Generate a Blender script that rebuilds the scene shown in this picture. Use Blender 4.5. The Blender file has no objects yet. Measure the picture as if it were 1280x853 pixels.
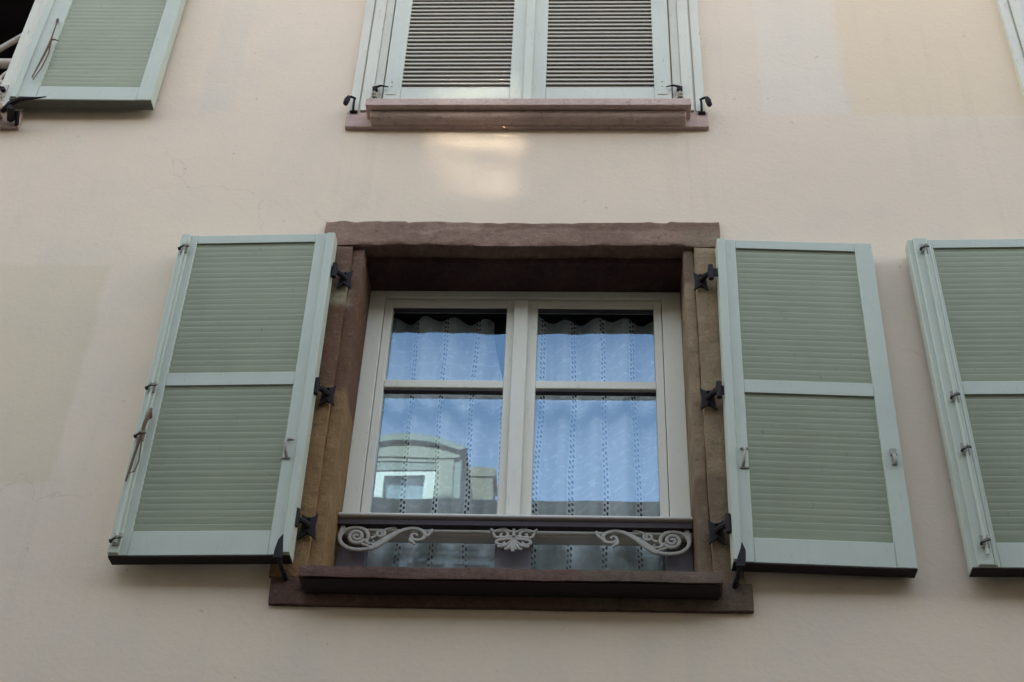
import bpy, math, random
from mathutils import Vector, Matrix, noise
random.seed(7)
R = math.radians
EYE = 1.6                     # camera height above the street; facade heights below are measured from eye level
scene = bpy.context.scene
col = scene.collection

# ------------------------------------------------------------------ mesh builder
class MB:
    def __init__(s): s.v = []; s.f = []; s.smooth = []
    def add(s, vs, fs, smooth=False):
        b = len(s.v); s.v += [tuple(v) for v in vs]
        s.f += [tuple(b + i for i in f) for f in fs]; s.smooth += [smooth] * len(fs)
        return s
    def box(s, x0, x1, y0, y1, z0, z1):
        vs = [(x, y, z) for z in (z0, z1) for y in (y0, y1) for x in (x0, x1)]
        return s.add(vs, [(0, 2, 3, 1), (4, 5, 7, 6), (0, 1, 5, 4), (2, 6, 7, 3), (0, 4, 6, 2), (1, 3, 7, 5)])
    def prism(s, prof, x0, x1):
        """profile (y,z) counter-clockwise or not, extruded along x"""
        n = len(prof)
        vs = [(x0, y, z) for y, z in prof] + [(x1, y, z) for y, z in prof]
        fs = [(i, (i + 1) % n, n + (i + 1) % n, n + i) for i in range(n)] + [tuple(range(n))[::-1], tuple(range(n, 2 * n))]
        return s.add(vs, fs)
    def plate(s, outline, y0, y1):
        """outline of (x,z) points extruded through y0..y1"""
        n = len(outline)
        vs = [(x, y0, z) for x, z in outline] + [(x, y1, z) for x, z in outline]
        fs = [(i, (i + 1) % n, n + (i + 1) % n, n + i) for i in range(n)] + [tuple(range(n))[::-1], tuple(range(n, 2 * n))]
        return s.add(vs, fs)
    def tube(s, pts, r, seg=8, flat=1.0, caps=True):
        """tube along pts, radius r (number or list); flat squashes it along y"""
        pts = [Vector(p) for p in pts]; n = len(pts)
        if not isinstance(r, (list, tuple)): r = [r] * n
        vs = []; ref = None
        for i, p in enumerate(pts):
            t = (pts[min(i + 1, n - 1)] - pts[max(i - 1, 0)]).normalized()
            if ref is None:
                ref = Vector((0, 1, 0)) if abs(t.y) < .9 else Vector((1, 0, 0))
            a = (ref - t * ref.dot(t)).normalized(); ref = a
            b = t.cross(a)
            for k in range(seg):
                an = 2 * math.pi * k / seg
                d = a * math.cos(an) * r[i] + b * math.sin(an) * r[i]
                d.y *= flat
                vs.append(p + d)
        fs = [(i * seg + k, i * seg + (k + 1) % seg, (i + 1) * seg + (k + 1) % seg, (i + 1) * seg + k)
              for i in range(n - 1) for k in range(seg)]
        if caps: fs += [tuple(range(seg))[::-1], tuple(range((n - 1) * seg, n * seg))]
        return s.add(vs, fs, True)
    def rough_box(s, x0, x1, y0, y1, z0, z1, step=.03, amp=.003, seed=0., freq=9., grow=None):
        """box of small faces whose surface is worn by noise; grow(p) may bend it further"""
        nx, ny, nz = [max(1, int(round(abs(d) / step))) for d in (x1 - x0, y1 - y0, z1 - z0)]
        idx = {}; vs = []; fs = []
        def vid(i, j, k):
            key = (i, j, k)
            if key not in idx:
                p = Vector((x0 + (x1 - x0) * i / nx, y0 + (y1 - y0) * j / ny, z0 + (z1 - z0) * k / nz))
                q = p * freq + Vector((seed, seed * 1.7, -seed))
                d = noise.noise_vector(q) * amp + noise.noise_vector(q * 3.1) * amp * .45
                on_edge = (i in (0, nx)) + (j in (0, ny)) + (k in (0, nz))
                if on_edge >= 2:        # worn arrises
                    c = Vector(((x0 + x1) / 2, (y0 + y1) / 2, (z0 + z1) / 2))
                    for ax, (ii, nn) in enumerate(((i, nx), (j, ny), (k, nz))):
                        if ii in (0, nn): d[ax] += amp * (.9 + .7 * noise.noise(q * 2)) * (1 if p[ax] < c[ax] else -1)
                p = p + d
                if grow: p = grow(p)
                idx[key] = len(vs); vs.append(p)
            return idx[key]
        for i in range(nx):
            for k in range(nz):
                fs.append((vid(i, 0, k), vid(i + 1, 0, k), vid(i + 1, 0, k + 1), vid(i, 0, k + 1)))
                fs.append((vid(i, ny, k), vid(i, ny, k + 1), vid(i + 1, ny, k + 1), vid(i + 1, ny, k)))
            for j in range(ny):
                fs.append((vid(i, j, 0), vid(i, j + 1, 0), vid(i + 1, j + 1, 0), vid(i + 1, j, 0)))
                fs.append((vid(i, j, nz), vid(i + 1, j, nz), vid(i + 1, j + 1, nz), vid(i, j + 1, nz)))
        for j in range(ny):
            for k in range(nz):
                fs.append((vid(0, j, k), vid(0, j, k + 1), vid(0, j + 1, k + 1), vid(0, j + 1, k)))
                fs.append((vid(nx, j, k), vid(nx, j + 1, k), vid(nx, j + 1, k + 1), vid(nx, j, k + 1)))
        return s.add(vs, fs, True)

def build(name, mb, mat, parent=None, bevel=0., origin=(0, 0, 0), z=0., shade=True):
    """link a builder as ONE mesh object; origin is subtracted from the vertices, z added first"""
    me = bpy.data.meshes.new(name)
    o0 = Vector(origin)
    me.from_pydata([tuple(Vector(v) + Vector((0, 0, z)) - o0) for v in mb.v], [], mb.f)
    for p, sm in zip(me.polygons, mb.smooth): p.use_smooth = sm and shade
    me.update(); me.set_sharp_from_angle(angle=R(38))
    o = bpy.data.objects.new(name, me); col.objects.link(o)
    if mat: me.materials.append(mat)
    if parent: o.parent = parent
    if bevel:
        m = o.modifiers.new('bevel', 'BEVEL'); m.width = bevel; m.segments = 2; m.limit_method = 'ANGLE'; m.angle_limit = R(40)
        m.harden_normals = False
    return o

def tag(o, label=None, cat=None, group=None, kind=None):
    if label: o['label'] = label
    if cat: o['category'] = cat
    if group: o['group'] = group
    if kind: o['kind'] = kind
    return o

def thing(name, label, cat, loc, rot=(0, 0, 0), group=None):
    o = bpy.data.objects.new(name, None); col.objects.link(o)
    o.location = loc; o.rotation_euler = rot; o.empty_display_size = .1
    return tag(o, label, cat, group)

def copy_tree(o, parent=None):
    c = o.copy(); col.objects.link(c); c.parent = parent
    for ch in [x for x in bpy.data.objects if x.parent == o]: copy_tree(ch, c)
    return c

# ------------------------------------------------------------------ materials
def mat(name):
    m = bpy.data.materials.new(name); m.use_nodes = True
    nt = m.node_tree; nt.nodes.clear()
    out = nt.nodes.new('ShaderNodeOutputMaterial')
    return m, nt, out

def nd(nt, t, **kw):
    n = nt.nodes.new(t)
    for k, v in kw.items():
        if k.startswith('i_'):
            key = k[2:]
            n.inputs[int(key) if key.isdigit() else key.replace('_', ' ')].default_value = v
        else: setattr(n, k, v)
    return n

def math_(nt, op, a, b=None, c=None):
    n = nt.nodes.new('ShaderNodeMath'); n.operation = op
    for i, x in enumerate((a, b, c)):
        if x is None: continue
        if isinstance(x, (int, float)): n.inputs[i].default_value = x
        else: nt.links.new(x, n.inputs[i])
    return n.outputs[0]

def mix(nt, fac, a, b, mode='MIX'):
    n = nt.nodes.new('ShaderNodeMix'); n.data_type = 'RGBA'; n.blend_type = mode
    for s, x in ((n.inputs[0], fac), (n.inputs[6], a), (n.inputs[7], b)):
        if isinstance(x, (int, float)): s.default_value = x
        elif isinstance(x, (tuple, list)): s.default_value = (*x[:3], 1)
        else: nt.links.new(x, s)
    return n.outputs[2]

def noise_tex(nt, vec, scale, detail=4, rough=.55, stretch=None, off=(0, 0, 0)):
    mp = nd(nt, 'ShaderNodeMapping'); nt.links.new(vec, mp.inputs[0])
    mp.inputs['Location'].default_value = off
    if stretch: mp.inputs['Scale'].default_value = stretch
    n = nd(nt, 'ShaderNodeTexNoise'); n.inputs['Scale'].default_value = scale
    n.inputs['Detail'].default_value = detail; n.inputs['Roughness'].default_value = rough
    nt.links.new(mp.outputs[0], n.inputs['Vector'])
    return n.outputs['Fac']

def ramp(nt, fac, a, b):
    n = nd(nt, 'ShaderNodeMapRange', interpolation_type='SMOOTHSTEP'); nt.links.new(fac, n.inputs[0])
    n.inputs[1].default_value = a; n.inputs[2].default_value = b
    return n.outputs[0]

def bump(nt, h, strength, dist, prev=None):
    b = nd(nt, 'ShaderNodeBump'); b.inputs['Strength'].default_value = strength; b.inputs['Distance'].default_value = dist
    nt.links.new(h, b.inputs['Height'])
    if prev: nt.links.new(prev, b.inputs['Normal'])
    return b.outputs[0]

def bsdf(nt, out, color, rough=.7, spec=.3, metal=0., normal=None):
    p = nd(nt, 'ShaderNodeBsdfPrincipled')
    if isinstance(color, (tuple, list)): p.inputs['Base Color'].default_value = (*color[:3], 1)
    else: nt.links.new(color, p.inputs['Base Color'])
    if isinstance(rough, (int, float)): p.inputs['Roughness'].default_value = rough
    else: nt.links.new(rough, p.inputs['Roughness'])
    p.inputs['Specular IOR Level'].default_value = spec; p.inputs['Metallic'].default_value = metal
    if normal: nt.links.new(normal, p.inputs['Normal'])
    nt.links.new(p.outputs[0], out.inputs[0])
    return p

def world_pos(nt): return nd(nt, 'ShaderNodeNewGeometry').outputs['Position']

def rect_mask(nt, vec, x0, x1, z0, z1, soft=.012):
    """soft-edged rectangle on the wall (x,z in metres) with a slightly ragged edge"""
    sep = nd(nt, 'ShaderNodeSeparateXYZ'); nt.links.new(vec, sep.inputs[0])
    wob = math_(nt, 'MULTIPLY', math_(nt, 'SUBTRACT', noise_tex(nt, vec, 6, 3), .5), .05)
    x = math_(nt, 'ADD', sep.outputs[0], wob); z = math_(nt, 'ADD', sep.outputs[2], wob)
    m = None
    for s, e, sgn in ((x, x0, 1), (x, x1, -1), (z, z0, 1), (z, z1, -1)):
        d = math_(nt, 'MULTIPLY', math_(nt, 'SUBTRACT', s, e), sgn)
        k = ramp(nt, d, -soft, soft)
        m = k if m is None else math_(nt, 'MULTIPLY', m, k)
    return m

def make_plaster():
    m, nt, out = mat('painted_plaster'); v = world_pos(nt)
    big = noise_tex(nt, v, .9, 4, .5); mid = noise_tex(nt, v, 4.5, 5, .6)
    fine = noise_tex(nt, v, 60, 4, .65); grain = noise_tex(nt, v, 260, 3, .6)
    streak = noise_tex(nt, v, 1.0, 5, .6, stretch=(7, 7, .8))
    c = mix(nt, ramp(nt, big, .35, .68), (.735, .582, .470), (.765, .607, .482))
    c = mix(nt, math_(nt, 'MULTIPLY', ramp(nt, mid, .4, .75), .3), c, (.60, .53, .455))
    c = mix(nt, math_(nt, 'MULTIPLY', ramp(nt, streak, .5, .8), .22), c, (.56, .50, .43))
    for (x0, x1, z0, z1, cc, f) in PATCHES:
        c = mix(nt, math_(nt, 'MULTIPLY', rect_mask(nt, v, x0, x1, z0 + EYE, z1 + EYE), f), c, cc)
    spots = ramp(nt, noise_tex(nt, v, 30, 2, .4), .735, .76)
    c = mix(nt, math_(nt, 'MULTIPLY', spots, .45), c, (.36, .32, .27))
    vo = nd(nt, 'ShaderNodeTexVoronoi', feature='DISTANCE_TO_EDGE'); vo.inputs['Scale'].default_value = 1.1
    wv = nd(nt, 'ShaderNodeVectorMath', operation='ADD'); wn = nd(nt, 'ShaderNodeTexNoise'); wn.inputs['Scale'].default_value = 3.5; wn.inputs['Detail'].default_value = 6
    nt.links.new(v, wn.inputs['Vector']); ws = nd(nt, 'ShaderNodeVectorMath', operation='SCALE'); ws.inputs['Scale'].default_value = .35
    nt.links.new(wn.outputs['Color'], ws.inputs[0]); nt.links.new(v, wv.inputs[0]); nt.links.new(ws.outputs[0], wv.inputs[1]); nt.links.new(wv.outputs[0], vo.inputs['Vector'])
    crack = math_(nt, 'MULTIPLY', math_(nt, 'SUBTRACT', 1, ramp(nt, vo.outputs['Distance'], .0008, .0035)), ramp(nt, noise_tex(nt, v, 1.4, 2, .5, off=(4, 4, 4)), .52, .62))
    c = mix(nt, math_(nt, 'MULTIPLY', crack, .22), c, (.40, .34, .28))
    drip = math_(nt, 'MULTIPLY', ramp(nt, noise_tex(nt, v, 1.0, 4, .6, stretch=(16, 16, .5), off=(2, 0, 7)), .52, .75), ramp(nt, noise_tex(nt, v, 1.1, 2, .5, off=(9, 0, 1)), .45, .65))
    c = mix(nt, math_(nt, 'MULTIPLY', drip, .22), c, (.50, .44, .36))
    st = ramp(nt, noise_tex(nt, v, 1.0, 4, .65, stretch=(38, 38, 1.2), off=(1, 1, 1)), .46, .62)
    for (x0, x1, z0, z1) in ((-.90, -.70, 3.45, 3.85), (.28, .50, 3.42, 3.85)):
        c = mix(nt, math_(nt, 'MULTIPLY', math_(nt, 'MULTIPLY', rect_mask(nt, v, x0, x1, z0 + EYE, z1 + EYE, .09), st), .09), c, (.40, .35, .29))
    n1 = bump(nt, big, .25, .03); n2 = bump(nt, mid, .35, .008, n1)
    n3 = bump(nt, fine, .5, .0022, n2); n4 = bump(nt, grain, .4, .0008, n3)
    bsdf(nt, out, c, .85, .2, normal=n4); return m

PATCHES = [(.98, 1.62, 3.93, 5.6, (.74, .57, .42), .8),      # warmer repaint at upper right
           (.66, .96, 3.93, 5.6, (.70, .63, .55), .45),
           (-2.6, -1.58, 2.3, 3.18, (.68, .54, .40), .6),    # ochre repaint at left
           (-1.42, -1.30, 3.95, 5.2, (.62, .55, .47), .35),
           (-2.6, -1.75, 1.2, 2.1, (.68, .60, .52), .35),
           (-1.0, -.25, 1.0, 1.5, (.60, .53, .45), .25),
           (.1, 1.9, .9, 1.42, (.58, .52, .44), .25),
           (1.25, 2.6, 1.2, 1.85, (.66, .58, .48), .3)]

def make_stone(name, dark, mid_, light, pale=None, seed=0.):
    m, nt, out = mat(name); v = world_pos(nt)
    a = noise_tex(nt, v, 3.2, 5, .6, stretch=(1, 1, 1.3), off=(seed, 0, seed)); b = noise_tex(nt, v, 16, 5, .7, off=(0, seed, 0))
    g = noise_tex(nt, v, 120, 4, .7)
    c = mix(nt, ramp(nt, a, .38, .62), dark, mid_)
    c = mix(nt, math_(nt, 'MULTIPLY', ramp(nt, b, .5, .72), .6), c, light)
    c = mix(nt, math_(nt, 'MULTIPLY', ramp(nt, noise_tex(nt, v, 27, 4, .6, off=(3, 1, seed)), .60, .72), .5), c, tuple(x * .45 for x in dark))
    c = mix(nt, math_(nt, 'MULTIPLY', g, .35), c, tuple(x * .6 for x in mid_))
    for (x0, x1, z0, z1, cc, f) in (pale or []):
        c = mix(nt, math_(nt, 'MULTIPLY', rect_mask(nt, v, x0, x1, z0 + EYE, z1 + EYE, .02), f), c, cc)
    bed = noise_tex(nt, v, 3.0, 5, .65, stretch=(2, 2, 14), off=(seed, 2, 0))
    c = mix(nt, math_(nt, 'MULTIPLY', ramp(nt, bed, .45, .75), .4), c, tuple(x * .55 for x in mid_))
    pits = ramp(nt, noise_tex(nt, v, 70, 3, .6, off=(1, seed, 1)), .60, .70)
    c = mix(nt, math_(nt, 'MULTIPLY', pits, .35), c, tuple(x * .35 for x in dark))
    tool = noise_tex(nt, v, 42, 4, .75, off=(seed, seed, 4))
    c = mix(nt, math_(nt, 'MULTIPLY', ramp(nt, tool, .52, .70), .30), c, light)
    c = mix(nt, math_(nt, 'MULTIPLY', ramp(nt, tool, .46, .30), .45), c, tuple(x * .5 for x in dark))
    n0 = bump(nt, bed, .35, .006); n0 = bump(nt, tool, .7, .004, n0); n1 = bump(nt, b, .8, .008, n0); n2 = bump(nt, g, .7, .002, n1)
    bsdf(nt, out, c, .85, .2, normal=n2); return m

def make_paint(name, base, worn, wear=.3, rough=.5, grain_dir=(30, 30, 1.2), spec=.35, tint=.12, dirt=(.25, .24, .2)):
    """painted wood: faint grain, brush marks, dirt and a little wear"""
    m, nt, out = mat(name)
    tc = nd(nt, 'ShaderNodeTexCoord').outputs['Object']; v = world_pos(nt)
    gr = noise_tex(nt, v, 6, 5, .6, stretch=grain_dir); bl = noise_tex(nt, v, 5, 4, .6); fi = noise_tex(nt, v, 40, 5, .7, stretch=(1.6, 1.6, .45) if grain_dir[2] < 5 else (.4, 1.6, 1.6))
    c = mix(nt, math_(nt, 'MULTIPLY', ramp(nt, bl, .35, .7), tint * 2), base, tuple(x * .82 for x in base))
    c = mix(nt, math_(nt, 'MULTIPLY', ramp(nt, gr, .5, .8), wear), c, worn)
    c = mix(nt, math_(nt, 'MULTIPLY', ramp(nt, fi, .57, .70), wear * .8), c, dirt)
    if grain_dir[0] < 5:      # slats: each board has weathered a little differently
        per = noise_tex(nt, v, 1.0, 2, .9, stretch=(.35, .35, 61), off=(0, 0, 3))
        c = mix(nt, math_(nt, 'MULTIPLY', ramp(nt, per, .35, .65), .28), c, tuple(x * .72 for x in base))
    chips = ramp(nt, noise_tex(nt, v, 26, 6, .72, stretch=(1.5, 1.5, .6), off=(5, 5, 5)), .665, .685)
    c = mix(nt, math_(nt, 'MULTIPLY', chips, min(1, wear * 1.8)), c, (.27, .235, .185))
    soil = ramp(nt, noise_tex(nt, v, 2.6, 4, .6, stretch=(1, 1, .5), off=(1, 7, 2)), .45, .75)
    c = mix(nt, math_(nt, 'MULTIPLY', soil, wear * .6), c, tuple(b_ * .62 for b_ in base))
    n1 = bump(nt, gr, .3, .0012); n2 = bump(nt, fi, .2, .0006, n1)
    bsdf(nt, out, c, rough, spec, normal=n2); return m

def make_flat(name, c, rough=.6, metal=0., spec=.3, var=.25, scale=30, bumpd=.001):
    m, nt, out = mat(name); v = world_pos(nt); n = noise_tex(nt, v, scale, 4, .6)
    cc = mix(nt, math_(nt, 'MULTIPLY', n, var * 2), c, tuple(x * .5 for x in c))
    bsdf(nt, out, cc, rough, spec, metal, normal=bump(nt, n, .4, bumpd)); return m

def make_glass(name, refl, rough=0., tint=(.93, .97, .96), wav=.0, rtint=(1, 1, 1)):
    m, nt, out = mat(name); v = world_pos(nt)
    g = nd(nt, 'ShaderNodeBsdfGlossy'); g.inputs['Roughness'].default_value = rough
    g.inputs['Color'].default_value = (*rtint, 1)
    t = nd(nt, 'ShaderNodeBsdfTransparent'); t.inputs['Color'].default_value = (*tint, 1)
    if wav:
        b = bump(nt, noise_tex(nt, v, 2.2, 2, .4), 1.0, wav); nt.links.new(b, g.inputs['Normal'])
    lw = nd(nt, 'ShaderNodeLayerWeight'); lw.inputs['Blend'].default_value = .35
    fac = math_(nt, 'ADD', math_(nt, 'MULTIPLY', lw.outputs['Fresnel'], .3), refl)
    mx = nd(nt, 'ShaderNodeMixShader'); nt.links.new(fac, mx.inputs[0])
    nt.links.new(t.outputs[0], mx.inputs[1]); nt.links.new(g.outputs[0], mx.inputs[2])
    nt.links.new(mx.outputs[0], out.inputs[0]); return m

def make_lace():
    """net curtain: thin white cloth, vertical open-work ladders, faint woven sprigs"""
    m, nt, out = mat('lace_net')
    uv = nd(nt, 'ShaderNodeUVMap').outputs[0]
    sep = nd(nt, 'ShaderNodeSeparateXYZ'); nt.links.new(uv, sep.inputs[0])
    x, z = sep.outputs[0], sep.outputs[1]
    P = .104
    xw = math_(nt, 'ADD', x, math_(nt, 'MULTIPLY', math_(nt, 'SUBTRACT', noise_tex(nt, uv, 3.1, 2, .5), .5), .03))
    d = math_(nt, 'SUBTRACT', math_(nt, 'MODULO', math_(nt, 'ADD', xw, P * 10.5), P), P / 2)      # signed distance from a ladder
    ph = math_(nt, 'ABSOLUTE', d)
    band = math_(nt, 'SUBTRACT', 1, ramp(nt, ph, .0095, .0125))
    # two columns of alternating holes in each ladder
    col1 = math_(nt, 'ABSOLUTE', math_(nt, 'SUBTRACT', ph, .0046))
    hole_x = math_(nt, 'SUBTRACT', 1, ramp(nt, col1, .0022, .0040))
    side = math_(nt, 'MULTIPLY', math_(nt, 'GREATER_THAN', d, 0.0), math.pi)
    wob = math_(nt, 'MULTIPLY', noise_tex(nt, uv, 30, 2, .5), 5.0)
    hz = math_(nt, 'SINE', math_(nt, 'ADD', math_(nt, 'ADD', math_(nt, 'MULTIPLY', z, 2 * math.pi / .0205), side), wob))
    hole = math_(nt, 'MULTIPLY', hole_x, ramp(nt, hz, -.4, .3))
    mid_thread = math_(nt, 'SUBTRACT', 1, ramp(nt, ph, .0008, .0016))
    # sprigs between ladders
    sp = ramp(nt, noise_tex(nt, uv, 42, 2, .4), .58, .64)
    sc = ramp(nt, math_(nt, 'SINE', math_(nt, 'ADD', math_(nt, 'MULTIPLY', z, 2 * math.pi / .062),
                math_(nt, 'MULTIPLY', math_(nt, 'SINE', math_(nt, 'MULTIPLY', x, 2 * math.pi / P)), 1.2))), .90, .985)
    dens = math_(nt, 'ADD', .68, math_(nt, 'MULTIPLY', sp, .10))
    dens = math_(nt, 'ADD', dens, math_(nt, 'MULTIPLY', sc, .07))
    dens = math_(nt, 'ADD', dens, math_(nt, 'MULTIPLY', band, .22))
    dens = math_(nt, 'SUBTRACT', dens, math_(nt, 'MULTIPLY', hole, .85))
    dens = math_(nt, 'ADD', dens, math_(nt, 'MULTIPLY', math_(nt, 'SUBTRACT', 1, ramp(nt, z, 2.20, 2.34)), .22))   # denser low down, standing in for light the lower cloth lacks
    dens = math_(nt, 'MINIMUM', math_(nt, 'MAXIMUM', dens, .02), .97)
    d = nd(nt, 'ShaderNodeBsdfDiffuse'); d.inputs['Color'].default_value = (.92, .95, .93, 1)
    tl = nd(nt, 'ShaderNodeBsdfTranslucent'); tl.inputs['Color'].default_value = (.7, .72, .7, 1)
    a = nd(nt, 'ShaderNodeMixShader'); a.inputs[0].default_value = .1
    nt.links.new(d.outputs[0], a.inputs[1]); nt.links.new(tl.outputs[0], a.inputs[2])
    t = nd(nt, 'ShaderNodeBsdfTransparent')
    mx = nd(nt, 'ShaderNodeMixShader'); nt.links.new(dens, mx.inputs[0])
    nt.links.new(t.outputs[0], mx.inputs[1]); nt.links.new(a.outputs[0], mx.inputs[2])
    nt.links.new(mx.outputs[0], out.inputs[0]); return m

M = {}
M['plaster'] = make_plaster()
M['lintel'] = make_stone('brown_sandstone', (.23, .125, .098), (.30, .180, .138), (.40, .275, .21),
                         [(.34, .5, 3.2, 3.4, (.22, .165, .11), .6), (-.34, .46, 3.335, 3.4, (.12, .05, .035), .5)], 2.)
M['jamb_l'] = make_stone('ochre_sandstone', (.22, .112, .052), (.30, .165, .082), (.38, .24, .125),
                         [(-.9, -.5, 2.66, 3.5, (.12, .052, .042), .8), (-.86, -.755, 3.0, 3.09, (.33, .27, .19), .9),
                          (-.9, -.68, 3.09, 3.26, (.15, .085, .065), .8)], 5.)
M['jamb_r'] = make_stone('tan_sandstone', (.24, .155, .098), (.33, .23, .145), (.40, .29, .19),
                         [(.3, .38, 3.12, 3.3, (.13, .075, .06), .8), (.3, .5, 2.0, 2.35, (.11, .07, .05), .6)], 9.)
M['sill'] = make_stone('dark_sandstone', (.115, .056, .047), (.17, .095, .077), (.25, .165, .125),
                       [(.0, .5, 1.9, 2.0, (.15, .12, .09), .5)], 14.)
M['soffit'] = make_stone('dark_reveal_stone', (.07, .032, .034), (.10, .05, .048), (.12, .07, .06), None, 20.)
M['pink'] = make_stone('pink_painted_stone', (.54, .375, .335), (.61, .43, .385), (.66, .49, .44), None, 25.)
M['shutter'] = make_paint('blue_grey_shutter_paint', (.44, .485, .42), (.53, .565, .49), .25)
M['slat'] = make_paint('green_slat_paint', (.365, .405, .305), (.45, .475, .37), .4, grain_dir=(1.2, 30, 30), tint=.2)
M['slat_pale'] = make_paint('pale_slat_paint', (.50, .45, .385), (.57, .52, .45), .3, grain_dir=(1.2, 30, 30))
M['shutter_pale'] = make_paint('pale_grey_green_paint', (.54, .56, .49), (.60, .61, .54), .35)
M['board'] = make_paint('weathered_pale_board', (.62, .60, .52), (.44, .43, .38), .5, grain_dir=(34, 34, .7))
M['frame'] = make_paint('white_window_paint', (.78, .745, .645), (.82, .80, .71), .2, tint=.08)
M['lowframe'] = make_flat('violet_grey_frame', (.25, .23, .27), .5)
M['shade_brown'] = make_flat('painted_shade_brown', (.06, .045, .05), .6, var=.1)  # dark brown standing in for shade under the railing bar and glazing bars
M['underside_dark'] = make_flat('near_black_underside', (.045, .028, .032), .9, var=.3)  # near-black for the strips under the sill slab and open shutters
M['edge'] = make_flat('olive_edge_flat', (.17, .17, .135), .8)
M['rail'] = make_flat('taupe_rail_paint', (.62, .58, .53), .45, var=.12)
M['ornament'] = make_flat('taupe_cast_iron_paint', (.50, .465, .415), .6, var=.35, scale=60)
M['iron'] = make_flat('black_iron', (.020, .015, .018), .75, .0, .25)
M['rust'] = make_flat('rusty_iron', (.16, .09, .06), .75, .2)
M['bracket'] = make_flat('chipped_bracket_paint', (.38, .36, .32), .6, var=.4, scale=70)
M['cream_iron'] = make_flat('cream_iron_paint', (.55, .50, .44), .55, var=.3, scale=60)
M['glass'] = make_glass('window_glass', .115, 0., (.97, .99, .98), .0007, (.31, .66, 1.0))
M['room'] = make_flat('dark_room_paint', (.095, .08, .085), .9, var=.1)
M['lace'] = make_lace()
M['opp_wall'] = make_flat('opposite_plaster', (.15, .165, .15), .9, var=.12, scale=2, bumpd=.004)
M['opp_trim'] = make_flat('opposite_cream_stone', (.27, .26, .22), .8, var=.3, scale=8)
M['opp_white'] = make_flat('opposite_white_paint', (.50, .50, .47), .5, var=.1)
M['zinc'] = make_flat('zinc_sheet', (.15, .17, .155), .6, .1, var=.2, scale=3)
M['tiles'] = make_flat('roof_tiles', (.22, .12, .08), .85, var=.4, scale=14, bumpd=.01)
M['brick'] = make_flat('chimney_brick', (.19, .155, .12), .85, var=.25, scale=12)
M['asphalt'] = make_flat('street_stone', (.045, .042, .040), .85, var=.3, scale=7, bumpd=.006)
M['opp_glass'] = make_glass('dormer_glass', .05, .038, (.75, .8, .82), 0, (.66, .84, 1))
M['opp_blind'] = make_flat('blue_grey_blind', (.30, .38, .42), .8)
M['awning_pole'] = make_flat('pale_pole_paint', (.5, .46, .42), .5)

# ------------------------------------------------------------------ ground
g = MB().add([(-300, -300, 0), (300, -300, 0), (300, 300, 0), (-300, 300, 0)], [(0, 1, 2, 3)])
tag(build('street', g, M['asphalt']), kind='structure')

# ------------------------------------------------------------------ our house: wall with openings
# openings (x0,x1,z0,z1) measured from eye level
OPEN = {'main': (-.800, .408, 1.950, 3.310), 'right': (1.595, 2.803, 1.950, 3.310),
        'upper': (-.737, .328, 3.925, 5.22), 'upper_left': (-3.264, -2.198, 3.925, 5.22), 'upper_right': (1.72, 2.785, 3.925, 5.22)}
X0, X1, ZB, ZT = -24, 24, -EYE, 10.2
house = thing('town_house', 'tall townhouse with pale peach plaster facade and shuttered windows', 'house', (0, 0, 0))
def wall_mesh(T=.24):
    xs = sorted({X0, X1, *[v for o in OPEN.values() for v in o[:2]]}); zs = sorted({ZB, ZT, *[v for o in OPEN.values() for v in o[2:]]})
    solid = lambda i, k: 0 <= i < len(xs) - 1 and 0 <= k < len(zs) - 1 and not any(
        o[0] <= (xs[i] + xs[i + 1]) / 2 <= o[1] and o[2] <= (zs[k] + zs[k + 1]) / 2 <= o[3] for o in OPEN.values())
    b = MB(); nx, nz = len(xs), len(zs)
    V = [(x, y, z) for y in (0, T) for z in zs for x in xs]
    vi = lambda y, i, k: y * nx * nz + k * nx + i
    F = []
    for i in range(nx - 1):
        for k in range(nz - 1):
            if not solid(i, k): continue
            F.append((vi(0, i, k), vi(0, i + 1, k), vi(0, i + 1, k + 1), vi(0, i, k + 1)))
            F.append((vi(1, i, k), vi(1, i, k + 1), vi(1, i + 1, k + 1), vi(1, i + 1, k)))
            if not solid(i - 1, k): F.append((vi(0, i, k), vi(0, i, k + 1), vi(1, i, k + 1), vi(1, i, k)))
            if not solid(i + 1, k): F.append((vi(0, i + 1, k), vi(1, i + 1, k), vi(1, i + 1, k + 1), vi(0, i + 1, k + 1)))
            if not solid(i, k - 1): F.append((vi(0, i, k), vi(1, i, k), vi(1, i + 1, k), vi(0, i + 1, k)))
            if not solid(i, k + 1): F.append((vi(0, i, k + 1), vi(0, i + 1, k + 1), vi(1, i + 1, k + 1), vi(1, i, k + 1)))
    return b.add(V, F)
build('wall', wall_mesh(), M['plaster'], house, z=EYE)
bm = MB()   # rear and flank walls of the house, behind the rooms
bm.box(X0, X0 + .3, .245, 8, ZB, ZT - .01).box(X1 - .3, X1, .245, 8, ZB, ZT - .01).box(X0 + .3, X1 - .3, 7.7, 8, ZB, ZT - .01)
build('rear_wall', bm, M['plaster'], house, z=EYE)
bm = MB().prism([(-.35, ZT + .003), (8.3, ZT + .003), (8.3, ZT + .15), (-.35, ZT + .15)], X0 - .1, X1 + .1)
build('roof', bm, M['tiles'], house, z=EYE)
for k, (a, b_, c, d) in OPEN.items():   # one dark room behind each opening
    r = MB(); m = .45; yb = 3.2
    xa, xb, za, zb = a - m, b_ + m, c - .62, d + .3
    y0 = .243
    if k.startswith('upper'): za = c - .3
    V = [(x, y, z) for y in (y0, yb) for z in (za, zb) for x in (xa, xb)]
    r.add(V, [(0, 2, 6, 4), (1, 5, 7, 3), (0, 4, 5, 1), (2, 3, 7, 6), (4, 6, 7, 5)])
    build('room', r, M['room'], house, z=EYE)

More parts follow.
